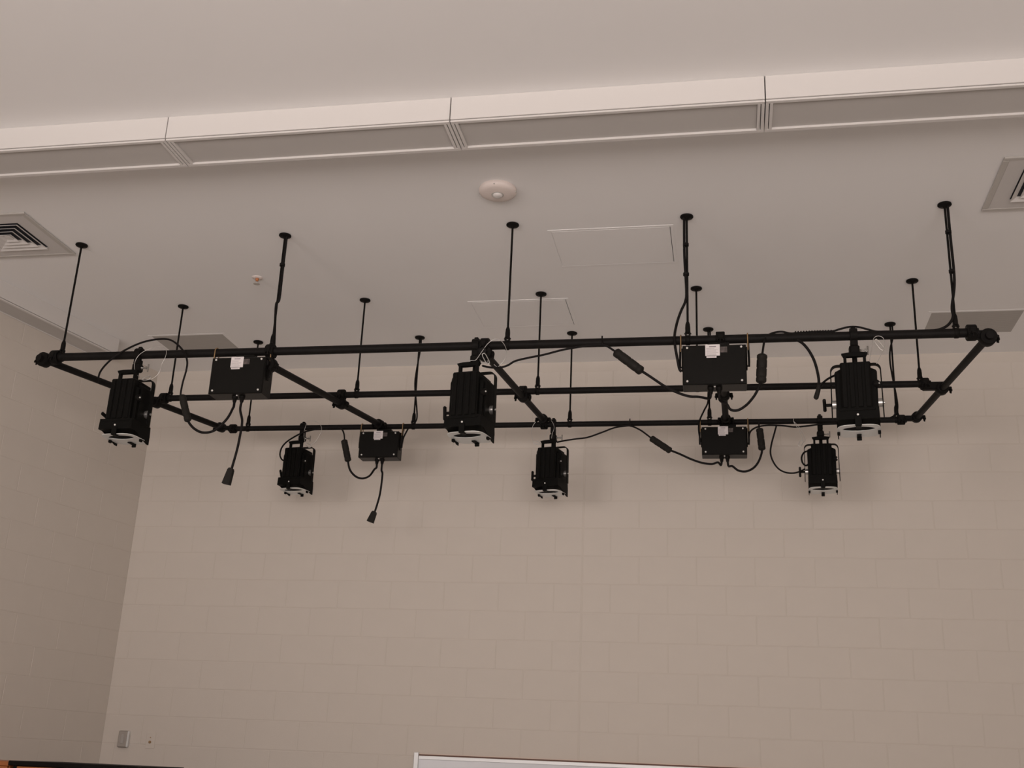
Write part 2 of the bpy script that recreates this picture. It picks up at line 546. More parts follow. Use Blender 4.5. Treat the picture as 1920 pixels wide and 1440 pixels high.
def wing_bolt(p, d, w):
    b = MB()
    p = Vector(p); d = Vector(d).normalized(); w = Vector(w).normalized()
    b.cyl(p, p + d * .040, .005, 8)
    q = p + d * .014
    b.cyl(q, q + d * .012, .010, 8)
    b.tube([q + w * .006, q + w * .015 + d * .006, q + w * .020 + d * .018], [.006, .0055, .004], 6)
    b.tube([q - w * .006, q - w * .015 + d * .006, q - w * .020 + d * .018], [.006, .0055, .004], 6)
    return b
for j, (Y, Z) in enumerate(((Y1, ZP1), (Y2, ZP2), (Y3, ZP3))):
    for k in range(5):
        yc = Y if k in (0, 4) or j < 2 else Y - .048
        p = crp(k, yc); x = p.x; zc = p.z
        off = OFFS.get((j, k), 0.0)
        dirv = (CB[k] - CA[k]).normalized()
        c = MB()
        ring(c, gl(x + off, Y, Z), (1, 0, 0), (.043, .037, .034)[j], .048)
        ring(c, p - G0, dirv, (.044, .037, .035)[j], .054)
        c.box(gl(min(x, x + off) - .016, min(Y, yc) - .020, min(Z, zc) - .008), gl(max(x, x + off) + .016, max(Y, yc) + .020, max(Z, zc) + .008), .006)
        # hinge ears and closing bolts
        c.box(gl(x + off - .015, Y - .052, Z - .012), gl(x + off + .015, Y - .032, Z + .012), .004)
        sd_ = [-1, 1] if k in (1, 2, 3) else ([-1] if k == 0 else [1])
        for q in sd_:
            a_, b_ = sorted((x + q * .034, x + q * .054))
            c.box(gl(a_, yc - .015, zc - .010), gl(b_, yc + .015, zc + .010), .004)
        co = c.build('pipe_clamp', M['black'], grid)
        for q in sd_:
            wing_bolt(gl(x + q * .047, yc - .006, zc + .008), (0, 0, -1), (0, 1, 0)).build('wing_bolt', M['black'], co)
        wing_bolt(gl(x + off, Y - .044, Z + .006), (0, 0, -1), (1, 0, 0)).build('wing_bolt', M['black'], co)

# ------------------------------------------------------------------ hanger rods
XF = [-3.9227, -2.5806, -1.1877, -0.1924, 1.1830]
XM = [-3.7282, -2.3948, -1.1816, -0.1691, 1.1572]
XB = [-3.4638, -2.1997, -1.0701, -0.1079, at(1681, 779, Y3).x]
ordn = ['leftmost', 'second from left', 'middle', 'fourth from left', 'rightmost']
def hanger(x, Y, Z, label, grp, PR=PR):
    t = thing('hanger_rod', label, 'hanger rod', (x, Y, HC), 0, grp)
    L = HC - Z
    MB().lathe([(.020, 0), (.036, -.001), (.037, -.007), (.034, -.011), (.012, -.016), (.008, -.022)], (0, 0, 0), 28).build('canopy', M['black'], t)
    MB().cyl((0, 0, -.006), (0, 0, -L + PR + .055), .0062, 10).build('rod', M['black'], t)
    f = MB()
    zb = -L + PR
    f.tube([(0, 0, zb + .082), (0, 0, zb + .068), (0, 0, zb + .048), (0, 0, zb + .020)], [.0080, .0125, .0140, .0140], 12)
    for sg in (-1, 1):
        f.box((sg * .0055, -.010, zb - .006), (sg * .0150, .010, zb + .024), .002)
    f.cyl((-.019, 0, zb + .014), (.019, 0, zb + .014), .004, 8)
    f.build('clevis', M['black'], t)
    s = MB()
    ring(s, (0, 0, -L), (1, 0, 0), PR + .004, .026)
    s.build('pipe_strap', M['black'], t)
LF = ['leftmost hanger rod of the front row, bare, by the slotted vent',
      'hanger rod with a cable strapped along it, above the left front dimmer box',
      'bare hanger rod of the front row, below the smoke detector',
      'hanger rod with a cable peeling off its left side, above the right front dimmer box',
      'rightmost hanger rod of the front row with a cable strapped along it']
LM = ['thin hanger rod of the middle row farthest left',
      'thin hanger rod of the middle row, second from the left',
      'thin hanger rod of the middle row, before the farther ceiling access panel',
      'thin hanger rod of the middle row just right of the strapped front rod',
      'thin hanger rod of the middle row farthest right']
LB = ['rear hanger rod seen below the left front dimmer box',
      'rear hanger rod right of the left rear dimmer box, paired with a cord',
      'hanger rod on the rear pipe right of the middle rear spotlight',
      'hanger rod on the rear pipe above the right rear dimmer box',
      'hanger rod on the rear pipe farthest right, with a cord beside it']
for i in range(5):
    hanger(XF[i], Y1, ZP1, LF[i], 'hanger rods of the front pipe')
    hanger(XM[i], Y2, ZP2, LM[i], 'hanger rods of the middle pipe', PRS[1])
    hanger(XB[i], Y3, ZP3, LB[i], 'hanger rods of the rear pipe', PRS[2])

# ------------------------------------------------------------------ spotlights
def spotlight(label, x, Y, Z, pan, sc=1.0, drop=0.0, knob=0.0, pr=PR, grp='black theatre spotlights'):
    t = thing('spotlight', label, 'spotlight', (x, Y, Z), 0, grp)
    T = Matrix.Rotation(pan, 4, 'Z') @ Matrix.Translation((0, 0, -drop)) @ Matrix.Scale(sc, 4)     # yoke and pivots
    RB = T @ Matrix.Translation((0, -.028, 0))                                                   # lamp body sits forward of the yoke
    S0 = Matrix.Scale(sc, 4)
    # C-shaped pipe hook with stem, collar and T-bolt (square to the pipe)
    c = MB()
    ro, ri = pr + .0165, pr + .0015
    ang = [math.radians(20 + 250 * k / 14) for k in range(15)]
    for k in range(14):
        q = [(math.cos(ang[k]) * ro, math.sin(ang[k]) * ro), (math.cos(ang[k + 1]) * ro, math.sin(ang[k + 1]) * ro),
             (math.cos(ang[k + 1]) * ri, math.sin(ang[k + 1]) * ri), (math.cos(ang[k]) * ri, math.sin(ang[k]) * ri)]
        c.prism(q, -.019 * sc, .019 * sc, 'x')
    c.box((-.012 * sc, -.010, ro - .005), (.012 * sc, .010, ro + .010), .004)
    c.box((-.019 * sc, -.028, -.066 * sc - drop * .5), (.019 * sc, .020, -pr - .008), .003)
    c.box((-.027 * sc, -.026, -.112 * sc - drop), (.027 * sc, .026, -.060 * sc - drop), .008)
    c.cyl((0, 0, -.100 * sc - drop), (0, 0, -.176 * sc - drop), .0135 * sc, 12)
    cl = c.build('pipe_clamp', M['black'], t)
    bo = MB(); zb_ = -.086 * sc - drop
    bo.cyl((.022 * sc, 0, zb_), (.040 * sc, 0, zb_), .011 * sc, 10, .004)
    bo.cyl((.036 * sc, 0, zb_), (.070 * sc, 0, zb_), .0045, 8)
    bo.box((.055 * sc, -.004, zb_ - .009 * sc), (.060 * sc, .004, zb_ + .009 * sc), .001)
    bo.cyl((.071 * sc, 0, zb_ + .024 * sc), (.071 * sc, 0, zb_ - .026 * sc), .0042, 8)
    bo.build('t_bolt', M['bolt'], cl)
    # housing: finned centre block with lower side housings set back from it
    h = MB()
    h.box((-.078, -.100, -.462), (.078, .090, -.196), .006)
    for sg in (-1, 1):
        h.prism([(sg * .070, -.462), (sg * .106, -.462), (sg * .109, -.240), (sg * .104, -.230), (sg * .080, -.218), (sg * .070, -.218)], -.050, .075, 'y')
        h.prism([(sg * .070, -.462), (sg * .098, -.462), (sg * .098, -.255), (sg * .070, -.235)], -.072, .092, 'y')
    h.box((-.060, .080, -.44), (.060, .108, -.25), .012)
    h.xf(RB); ho = h.build('housing', M['fixture'], t)
    for k in range(4):
        xk = -.0585 + .039 * k
        MB().box((xk - .0125, -.107, -.450), (xk + .0125, -.098, -.205), .0025).xf(RB).build('cooling_fin', M['fixture'], ho)
    sk = MB()
    q0, q1 = .1075, .1095
    vs = [(-q0, -.106, -.452), (q0, -.106, -.452), (q0, .098, -.452), (-q0, .098, -.452),
          (-q1, -.108, -.516), (q1, -.108, -.516), (q1, .102, -.516), (-q1, .102, -.516)]
    sk.add(vs, [(0, 1, 2, 3), (0, 1, 5, 4), (1, 2, 6, 5), (2, 3, 7, 6), (3, 0, 4, 7), (4, 5, 6, 7)])
    sk.box((-.090, -.110, -.470), (.090, -.100, -.458), .002)
    # pointed side ears that hold the colour frame
    for sg in (-1, 1):
        sk.prism([(-.085, -.510), (.10, -.510), (.10, -.562), (.078, -.562)], sg * .1045, sg * .1095, 'x')
    sk.xf(RB); sk.build('front_skirt', M['fixture'], t)
    MB().tube([(0, -.105, -.492), (0, -.1115, -.492)], .0055, 8).xf(RB).build('screw', M['screw'], t)
    # handle on the crown
    hd = MB()
    for sg in (-1, 1):
        hd.box((sg * .050 - .008, -.070, -.200), (sg * .050 + .008, -.046, -.150), .002)
    hd.prism([(-.068, -.136), (-.058, -.154), (.058, -.154), (.068, -.136), (.03, -.131), (-.03, -.131)], -.072, -.044, 'y')
    hd.xf(RB); hd.build('handle', M['fixture'], t)
    # yoke strap
    path = [(-.132, -.468), (-.130, -.30), (-.129, -.205)]
    for k in range(1, 7):
        a = math.radians(180 - 15 * k)
        path.append((-.097 + .032 * math.cos(a), -.205 + .034 * math.sin(a)))
    path = path + [(-p, z) for p, z in path[::-1]]
    y = MB(); th = .0028
    m = len(path)
    nv = []
    for i in range(m):
        a = Vector(path[max(i - 1, 0)]); b2 = Vector(path[min(i + 1, m - 1)])
        tt = (b2 - a).normalized(); nn = Vector((-tt.y, tt.x)) * th
        nv.append((Vector(path[i]) + nn, Vector(path[i]) - nn))
    for i in range(m - 1):
        (a, b2), (c2, d2) = nv[i], nv[i + 1]
        y.prism([tuple(a), tuple(b2), tuple(d2), tuple(c2)], -.017, .017, 'y')
    y.xf(T); y.build('yoke', M['fixture'], t)
    for sg in (-1, 1):
        MB().cyl((sg * .104, 0, -.39), (sg * .128, 0, -.39), .024, 18).xf(T).build('pivot_washer', M['steel'], t)
    k = MB()
    k.cyl((-.131, 0, -.39), (-.162, 0, -.39), .009, 10)
    k.box((-.178, -.011, -.041), (-.160, .011, .041), .006, Matrix.Translation((0, 0, -.39)) @ Matrix.Rotation(knob, 4, 'X'))
    k.xf(T); k.build('tilt_knob', M['black'], t)
    k = MB(); k.cyl((.132, 0, -.39), (.140, 0, -.39), .007, 8); k.xf(T); k.build('pivot_nut', M['steel'], t)
    f = MB()
    f.tube([(.094, -.066, -.315), (.112, -.074, -.315), (.115, -.075, -.315)], [.019, .019, .015], 14)
    f.xf(RB); fo = f.build('focus_knob', M['black'], t)
    MB().cyl((.112, -.075, -.315), (.118, -.077, -.315), .005, 8).xf(RB).build('screw', M['screw'], fo)
    # colour frame under the skirt: bright plate with an oval opening, clips front and rear
    zf = -.547
    nseg = 40
    ov = []
    for k in range(nseg):
        a = 2 * math.pi * k / nseg
        v = math.sin(a)
        ov.append((.083 * math.cos(a), -.028 + .040 * (abs(v) ** 1.25) * (1 if v > 0 else -1)))
    sq = []
    for k in range(nseg):
        a = 2 * math.pi * k / nseg
        ca, sa = math.cos(a), math.sin(a)
        scq = 1 / (abs(ca) ** 4 + abs(sa) ** 4) ** .25
        sq.append((.110 * ca * scq, .012 + .116 * sa * scq))
    g = MB()
    vs = [(u, v, zf) for u, v in ov] + [(u, v, zf) for u, v in sq] + [(u, v, zf + .003) for u, v in ov] + [(u, v, zf + .003) for u, v in sq]
    fs = []
    for k in range(nseg):
        k2 = (k + 1) % nseg
        fs += [(k, k2, nseg + k2, nseg + k), (2 * nseg + k, 2 * nseg + k2, 3 * nseg + k2, 3 * nseg + k),
               (k, k2, 2 * nseg + k2, 2 * nseg + k), (nseg + k, nseg + k2, 3 * nseg + k2, 3 * nseg + k)]
    g.add(vs, fs); g.xf(RB); g.build('colour_frame', M['gel'], t)
    le = MB(); le.add([(u * 1.02, -.028 + (v + .028) * 1.02, zf + .0045) for u, v in ov] + [(u * 1.02, -.028 + (v + .028) * 1.02, zf + .007) for u, v in ov],
                      [tuple(range(nseg)), tuple(range(nseg, 2 * nseg))] + [(k, (k + 1) % nseg, nseg + (k + 1) % nseg, nseg + k) for k in range(nseg)])
    le.xf(RB); le.build('lens', M['lens'], t)
    cb = MB()
    cb.box((-.017, -.114, -.553), (.017, -.104, -.500), .002); cb.box((-.014, -.112, -.5545), (.014, -.060, -.5485), .001)
    cb.xf(RB); cb.build('frame_clip', M['fixture'], t)
    cb = MB()
    cb.box((-.013, .112, -.568), (.013, .122, -.505), .002); cb.box((-.012, .062, -.5545), (.012, .120, -.5485), .001)
    cb.xf(RB); cb.build('frame_clip', M['fixture'], t)
    for sg in (-1, 1):
        cb = MB(); cb.box((sg * .096, .010, -.564), (sg * .111, .032, -.545), .003)
        cb.xf(RB); cb.build('frame_clip', M['fixture'], t)
    return t
def px_x(px, py, Y): return at(px, py, Y).x
rad = math.radians
spotlight('black spotlight at the left end of the front pipe, turned left', px_x(262, 665, Y1), Y1, ZP1, rad(-3), .96, 0.0, rad(80))
spotlight('black spotlight in the middle of the front pipe, largest in view', px_x(893, 648, Y1), Y1, ZP1, rad(-10), .985, 0.0, rad(8))
spotlight('black spotlight near the right end of the front pipe, facing straight on', px_x(1600, 632, Y1), Y1, ZP1, rad(-6.7), .965, 0.0, rad(55))
spotlight('black spotlight on the rear pipe left of the left rear dimmer box', px_x(569, 802, Y3), Y3, ZP3, rad(-10), .86, .008, rad(30), PRS[2])
spotlight('black spotlight on the rear pipe in the middle, near a cross pipe end', px_x(1038, 796, Y3), Y3, ZP3, rad(-14), .87, .022, 0, PRS[2])
spotlight('black spotlight on the rear pipe at the right, below the front right one', px_x(1537, 789, Y3), Y3, ZP3, rad(-4), .84, .022, rad(10), PRS[2])

# ------------------------------------------------------------------ dimmer boxes
def dimmer(label, x, Y, Z, dz, w, h, k=1.0, pr=PR, dy=-0.055):
    t = thing('dimmer_box', label, 'dimmer box', (x, Y, Z), 0, 'black dimmer boxes under the pipes')
    dp = .120 * k
    yf = dy - .01; yb = yf + dp; zt = dz; zb = dz - h
    e = MB().box((-w, yf, zb), (w, yb, zt), .003)
    en = e.build('enclosure', M['box'], t)
    MB().box((-w + .004, yf - .0025, zb + .004), (w - .004, yf + .002, zt - .004), .001).build('cover_plate', M['box'], en)
    for sx in (-1, 1):
        for z in (zt - .014, zb + .020):
            MB().tube([(sx * (w - .025), yf - .001, z), (sx * (w - .025), yf - .0055, z), (sx * (w - .025), yf - .007, z)], [.0062, .0058, .003], 10).build('screw', M['screw'], t)
    # white label with a lower tab, printed lines, and a small dark sticker
    lab = MB()
    lab.box((-.046 * k, yf - .0040, zt - .062 * k), (.030 * k, yf - .0025, zt + .002))
    lab.box((-.040 * k, yf - .0040, zt - .073 * k), (.012 * k, yf - .0025, zt - .060 * k))
    lo = lab.build('rating_label', M['sticker'], t)
    lo['label'] = 'white printed label'
    pt = MB(); pt.box((-.026 * k, yf - .0046, zt - .013 * k), (.010 * k, yf - .0039, zt - .008 * k))
    for q in range(7):
        z = zt - (.021 + .0058 * q) * k
        pt.box((-.041 * k, yf - .0045, z), (random.uniform(.0, .024) * k, yf - .0039, z + .0011))
    pt.box((-.036 * k, yf - .0045, zt - .069 * k), (.006 * k, yf - .0039, zt - .0665 * k))
    pt.build('print', M['print'], lo)
    MB().box((.033 * k, yf - .0040, zt - .044 * k), (.068 * k, yf - .0025, zt - .012 * k)).build('small_sticker', M['hologram'], t)
    # mounting bracket strips above the box and brass pipe hooks
    br = MB().box((-.030, yf + .02, zt - .002), (.080, yb - .02, min(zt + .022, -pr - .001)), .002)
    br.build('mounting_bracket', M['box'], t)
    for sx in (-1, 1):
        hk = MB()
        xh = sx * (w + .010)
        pth = []
        for q in range(9):
            a = math.radians(-20 + 220 * q / 8)
            pth.append((xh, math.cos(a) * (pr + .0045), math.sin(a) * (pr + .0045)))
        pth = [(xh, pr + .004, -.03)] + pth + [(xh, -pr - .0045, -.03), (xh, -.026, -.075)]
        hk.tube(pth, .0035, 8)
        hk.build('pipe_hook', M['brass'], t)
        sb = MB()
        sb.box((sx * w, -.030, zt - .128), (sx * (w + .006), -.006, zt + .0), .002)
        sb.tube([(sx * (w + .004), -.018, zt - .105), (sx * (w + .014), -.018, zt - .108), (sx * (w + .015), -.018, zt - .080), (sx * (w + .013), -.018, zt - .01), (sx * (w + .012), -.018, zt + .03)], .006, 8)
        sb.build('side_bracket', M['black'], t)
    for gx in (-.022 * k, .022 * k):
        g = MB().tube([(gx, yf + .055, zb + .002), (gx, yf + .055, zb - .012), (gx, yf + .055, zb - .014), (gx, yf + .055, zb - .034)], [.017, .017, .013, .010], 12)
        g.build('cable_gland', M['black'], t)
    MB().cyl((0, yf + .03, zb + .001), (0, yf + .03, zb - .004), .0055, 8).build('screw', M['screw'], t)
    return (t, yf, zb)
DB = []
DB.append(dimmer('black dimmer box on the front pipe at left, showing its right side', at(440, 739, 5.69).x, Y1, ZP1, -.056, .1640, .220))
DB.append(dimmer('black dimmer box on the front pipe at right', at(1340, 721, 5.69).x, Y1, ZP1, -.056, .1665, .222))
DB.append(dimmer('black dimmer box on the rear pipe at left, with a short dangling socket', at(707.5, 858, 7.40).x, Y3, ZP3, -.054, .1440, .192, .88, PRS[2]))
DB.append(dimmer('black dimmer box on the rear pipe at right', at(1358.5, 853, 7.40).x, Y3, ZP3, -.052, .1490, .195, .88, PRS[2]))

# ------------------------------------------------------------------ cables
def P(lst, Y):
    """pixel list -> points; an entry may carry its own depth as third value"""
    return [at(p[0], p[1], p[2] if len(p) > 2 else Y) for p in lst]
def connector(a, b, r0, r1, parent, name='connector', flat=1.0):
    """rubber connector body between two points, ribbed, a little flattened"""
    a = Vector(a); b = Vector(b); d = (b - a)
    L = d.length; d.normalize()
    mb = MB()
    seq = [(0, .55), (.02, .8), (.05, 1), (.16, 1), (.18, .94), (.22, .94), (.24, 1), (.48, 1), (.5, .92), (.53, .92), (.55, 1), (.78, 1), (.8, .94), (.84, .94), (.86, 1), (.95, 1), (.98, .8), (1, .55)]
    mb.tube([a + d * (L * s) for s, _ in seq], [(r0 + (r1 - r0) * s) * k for s, k in seq], 12)
    return mb.build(name, M['conn'], parent)
def plug(a, b, w0, w1, th, parent):
    """flat flared socket end from a to b facing the camera"""
    a = Vector(a); b = Vector(b); d = (b - a).normalized()
    n = Vector((0, 1, 0)); n = (n - d * n.dot(d)).normalized(); s = d.cross(n)
    mb = MB(); L = (b - a).length
    vs = []
    for f, w in ((0, w0 * .6), (.12, w0), (1, w1)):
        p = a + d * (L * f)
        vs += [p + s * w + n * th, p - s * w + n * th, p - s * w - n * th, p + s * w - n * th]
    fs = [(0, 1, 2, 3), (8, 9, 10, 11)]
    for i in (0, 4):
        for k in range(4):
            fs.append((i + k, i + (k + 1) % 4, i + 4 + (k + 1) % 4, i + 4 + k))
    mb.add(vs, fs)
    return mb.build('socket', M['conn'], parent)
def cable(label, pts, r, grp='black power cables of the grid', name='power_cable', n=8, cat='cable', mat=None):
    pts = [Vector(p) for p in pts]
    t = thing(name, label, cat, pts[0], 0, grp)
    loc = [p - pts[0] for p in pts]
    MB().tube(spline(loc), r, n).build('cord' if cat == 'cable' else 'wire', mat or M['rubber'], t)
    t['_o'] = tuple(pts[0])
    return t
def loc(t, p): return Vector(p) - Vector(t['_o'])
def cseg(t, pts, r):
    MB().tube(spline([loc(t, p) for p in pts]), r, 8).build('cord', M['rubber'], t)
ZF = .0058; ZT = .0074
GX = (.022, .022, .0195, .0195)
f1 = Y1 - .06; f3 = Y3 - .06
def gland(i, right):
    t, yf, zb = DB[i]
    return Vector(t.location) + Vector((GX[i] if right else -GX[i], yf + .055, zb - .03))

# front pipe, left
t = cable('cable arching over the front pipe from the left spotlight to a diagonal connector',
          P([(186, 716, Y1 + .02), (185, 706, Y1 + .0), (190, 694, Y1 - .02), (203, 679, Y1 - .05), (222, 664, Y1 - .05), (245, 651, Y1 - .02), (270, 641, Y1), (297, 636, Y1 + .0), (318, 637, Y1 - .01), (334, 647, Y1 - .035), (346, 662, Y1 - .045), (351, 678), (349, 695), (343, 716), (339, 736), (339, 744)], f1), ZF)
a, b = at(341, 741, f1), at(353, 790, f1)
connector(loc(t, a), loc(t, b), .021, .021, t)
cseg(t, [at(352, 787, f1)] + P([(356, 795), (366, 805), (381, 811), (402, 807), (425, 786), (437, 765, Y1 - .03)], f1) + [gland(0, False) + Vector((0, 0, -.03)), gland(0, False)], ZT)
t = cable('cable hanging straight down from the left front dimmer box to an open socket',
          [gland(0, True), gland(0, True) + Vector((-.002, 0, -.05))] + P([(454, 790), (450, 817), (444, 845), (434, 880)], Y1 - .01), ZT)
plug(loc(t, at(434, 878, Y1 - .01)), loc(t, at(424, 908, Y1 - .01)), .016, .023, .014, t)
# front pipe, middle
t = cable('long cable from the middle front spotlight along the pipe to the right front dimmer box',
          P([(905, 686, Y1 + .0), (920, 689), (938, 689), (952, 685), (966, 677), (990, 671), (1020, 665), (1055, 656), (1090, 650), (1118, 647), (1135, 648), (1149, 656), (1158, 663)], f1), ZF)
connector(loc(t, at(1153, 659, f1)), loc(t, at(1204, 697, f1)), .026, .026, t)
cseg(t, P([(1202, 695), (1222, 708), (1246, 724), (1270, 736), (1292, 743), (1310, 744)], f1) + [gland(1, False) + Vector((-.008, 0, -.028)), gland(1, False)], ZT)
MB().tube([loc(t, p) for p in (at(1129, 630, Y1 - .03), at(1129, 640, Y1 - .031), at(1131, 649, f1))], .004, 6).build('cable_tie', M['rubber'], t)
t = cable('cable looping under the right front dimmer box up to an upright connector',
          [gland(1, True), gland(1, True) + Vector((.004, 0, -.04))] + P([(1362, 757), (1370, 768), (1384, 769), (1400, 759), (1413, 744), (1421, 730), (1426, 716)], f1), ZT)
connector(loc(t, at(1427, 718, f1)), loc(t, at(1429, 664, f1)), .027, .027, t)
cseg(t, P([(1429, 666), (1431, 652), (1433, 640, Y1 - .035), (1436, 630, Y1 - .01)], f1), ZF)
# front pipe, right
t = cable('short lead from the front pipe to the right front spotlight',
          P([(1495, 638, Y1 - .03), (1505, 644), (1517, 658), (1528, 680), (1535, 710), (1534, 728)], f1 + .02), ZT)
MB().tube([loc(t, p) for p in P([(1536, 722), (1534, 732), (1530, 746), (1529, 748)], f1 + .02)], [.009, .012, .013, .009], 10).build('plug_end', M['conn'], t)
cseg(t, P([(1535, 730, f1 + .03), (1542, 719, Y1 + .02), (1553, 710, Y1 + .03), (1567, 703, Y1 + .04)], f1), ZF)
t = cable('cable lying along the top of the front pipe at right, over the spotlight clamp',
          P([(1437, 630), (1450, 624), (1466, 622), (1482, 625), (1500, 624), (1530, 622), (1560, 621), (1575, 617), (1592, 613), (1608, 613), (1625, 617), (1640, 621), (1655, 622), (1680, 622), (1710, 622)], Y1 - .006), ZF)
sp_ = MB()
pts = []
for k in range(150):
    u = k / 149
    c = at(1490 + 72 * u, 624.5 - 2.5 * u, Y1 - .006)
    a = 2 * math.pi * 14 * u
    pts.append(c - Vector(t['_o']) + Vector((0, math.cos(a) * .0095, math.sin(a) * .0095)))
sp_.tube(pts, .0022, 5).build('spiral_wrap', M['pipe'], t)
# feeds that come down the rods
def rodfeed(label, pts, ties, Y=None):
    t = cable(label, pts, ZT, 'feed cables coming down the rods')
    for q in ties:
        c = loc(t, q)
        MB().tube([c + Vector((0, 0, .008)), c - Vector((0, 0, .008))], .0165, 10).build('cable_tie', M['rubber'], t)
    return t
x = XF[4]; yy = Y1 - .004
rodfeed('feed cable strapped to the rightmost front rod and bending along the pipe',
        [Vector((x + .014, yy, HC - .006)), Vector((x + .014, yy, HC - .20)), Vector((x + .014, yy, HC - .45))] + P([(1785, 575), (1787, 592), (1783, 603), (1774, 612), (1760, 618), (1742, 620), (1715, 621.5)], Y1 - .008),
        [Vector((x + .006, yy, HC - .17)), Vector((x + .006, yy, HC - .40))])
x = XF[3]
rodfeed('feed cable leaving its rod to the left side of the right front dimmer box',
        [Vector((x - .014, yy, HC - .006)), Vector((x - .014, yy, HC - .25))] + P([(1287, 545), (1285, 565), (1277, 583), (1270, 603), (1265, 628, Y1 - .03), (1266, 650, Y1 - .045), (1271, 678, Y1 - .035), (1274, 692, Y1 - .025), (1278, 697, Y1 - .02)], Y1 - .01),
        [Vector((x - .006, yy, HC - .18)), Vector((x - .006, yy, HC - .36))])
x = XF[1]
rodfeed('feed cable strapped to the left rod and ending behind the left front dimmer box',
        [Vector((x + .013, yy, HC - .006)), Vector((x + .013, yy, HC - .25)), Vector((x + .013, yy, HC - .42))] + P([(518, 570), (516, 600), (515, 625), (514, 650, Y1 + .035), (511, 690, Y1 + .05)], Y1 + .01),
        [Vector((x + .006, yy, HC - .20))])
# rear pipe, left
t = cable('cable curling from the left rear spotlight back up to the rear pipe and a connector',
          P([(536, 864, Y3 - .02), (529, 862), (525, 853), (528, 840), (537, 829), (552, 819), (566, 812), (582, 807, Y3 - .04), (605, 803, Y3 - .034), (630, 802, Y3 - .034), (640, 804, Y3 - .04), (645, 814), (646, 828)], f3), ZF)
connector(loc(t, at(645, 825, f3)), loc(t, at(653, 865, f3)), .024, .024, t)
cseg(t, P([(652, 862), (655, 878), (661, 888), (670, 895), (681, 897), (693, 892), (702, 880, Y3 - .03)], f3) + [gland(2, False) + Vector((0, 0, -.03)), gland(2, False)], ZT)
t = cable('cable hanging from the left rear dimmer box to an open socket, lowest in view',
          [gland(2, True), gland(2, True) + Vector((0, 0, -.05))] + P([(717, 890), (713, 923), (708, 943), (702, 962)], Y3 - .01), ZT)
plug(loc(t, at(702.5, 959, Y3 - .01)), loc(t, at(694, 979, Y3 - .01)), .017, .024, .014, t)
# rear pipe, middle
t = cable('long cable from the middle rear spotlight to the right rear dimmer box',
          P([(1045, 829, Y3), (1060, 826), (1080, 823), (1102, 820), (1128, 811), (1152, 802), (1172, 799), (1184, 799), (1200, 806), (1214, 816), (1224, 824)], f3), ZF)
connector(loc(t, at(1220, 821, f3)), loc(t, at(1258, 846, f3)), .023, .023, t)
cseg(t, P([(1256, 844), (1274, 851), (1296, 861), (1317, 868), (1335, 870), (1346, 867)], f3) + [gland(3, False) + Vector((-.006, 0, -.028)), gland(3, False)], ZT)
MB().tube([loc(t, p) for p in (at(1181, 785, Y3 - .03), at(1181, 792, Y3 - .031), at(1183, 800, f3))], .004, 6).build('cable_tie', M['rubber'], t)
# rear pipe, right
t = cable('cable looping under the right rear dimmer box up to an upright connector',
          [gland(3, True), gland(3, True) + Vector((.006, 0, -.035))] + P([(1373, 874), (1384, 882), (1398, 884), (1412, 878), (1422, 866), (1428, 850), (1429, 838)], f3), ZT)
connector(loc(t, at(1429, 844, f3)), loc(t, at(1424, 803, f3)), .024, .024, t)
cseg(t, P([(1424, 806), (1423, 798), (1423, 793, Y3 - .03)], f3), ZF)
cable('thin cable strung just under the rear pipe right of the right rear dimmer box',
      P([(1404, 834, Y3 - .0), (1405, 815, Y3 - .02), (1410, 806, Y3 - .035), (1422, 800, Y3 - .04), (1440, 797.5, Y3 - .04), (1466, 798, Y3 - .04), (1490, 800.5, Y3 - .045), (1515, 798.5, Y3 - .048), (1534, 796, Y3 - .058), (1560, 795, Y3 - .05), (1590, 794, Y3 - .038)], Y3), ZF)
cable('cable drooping from the rear pipe to the knob side of the right rear spotlight',
      P([(1456, 797, Y3 - .035), (1452, 812), (1446, 835), (1445, 852), (1451, 868), (1461, 880), (1474, 886), (1488, 887), (1500, 884), (1508, 880, Y3 + .02)], f3), ZF)
cable('small curl of cable at the left flank of the right rear spotlight',
      P([(1513, 846, Y3 + .02), (1507, 849), (1503, 858), (1505, 868), (1511, 873), (1516, 870, Y3 + .01)], Y3 - .04), ZF)
# cords dropping beside the rear rods
def dropcord(label, xr, pts):
    cable(label, [Vector((xr + .012, Y3 - .004, HC - .006)), Vector((xr + .012, Y3 - .004, HC - .10))] + pts, ZF, 'feed cables coming down the rear rods')
dropcord('cord running down beside the rear rod right of the left rear dimmer box', XB[1],
         P([(780, 700), (778, 725), (781, 760), (781.5, 785), (774, 796), (766, 803), (757, 820, Y3 - .03), (754, 832, Y3 - .02), (751, 840, Y3 - .015)], Y3 - .006))
dropcord('cord running down beside the rear rod above the right rear dimmer box', XB[3],
         P([(1328, 735), (1327, 755), (1320, 770), (1312, 788, Y3 - .03), (1310, 805, Y3 - .04), (1314, 830, Y3 - .02)], Y3 - .01))
dropcord('looping cord beside the rightmost rear rod', XB[4],
         P([(1669, 655), (1669, 680), (1675, 715), (1681, 745), (1683, 765), (1679, 777), (1668, 784), (1655, 788)], Y3 - .01))

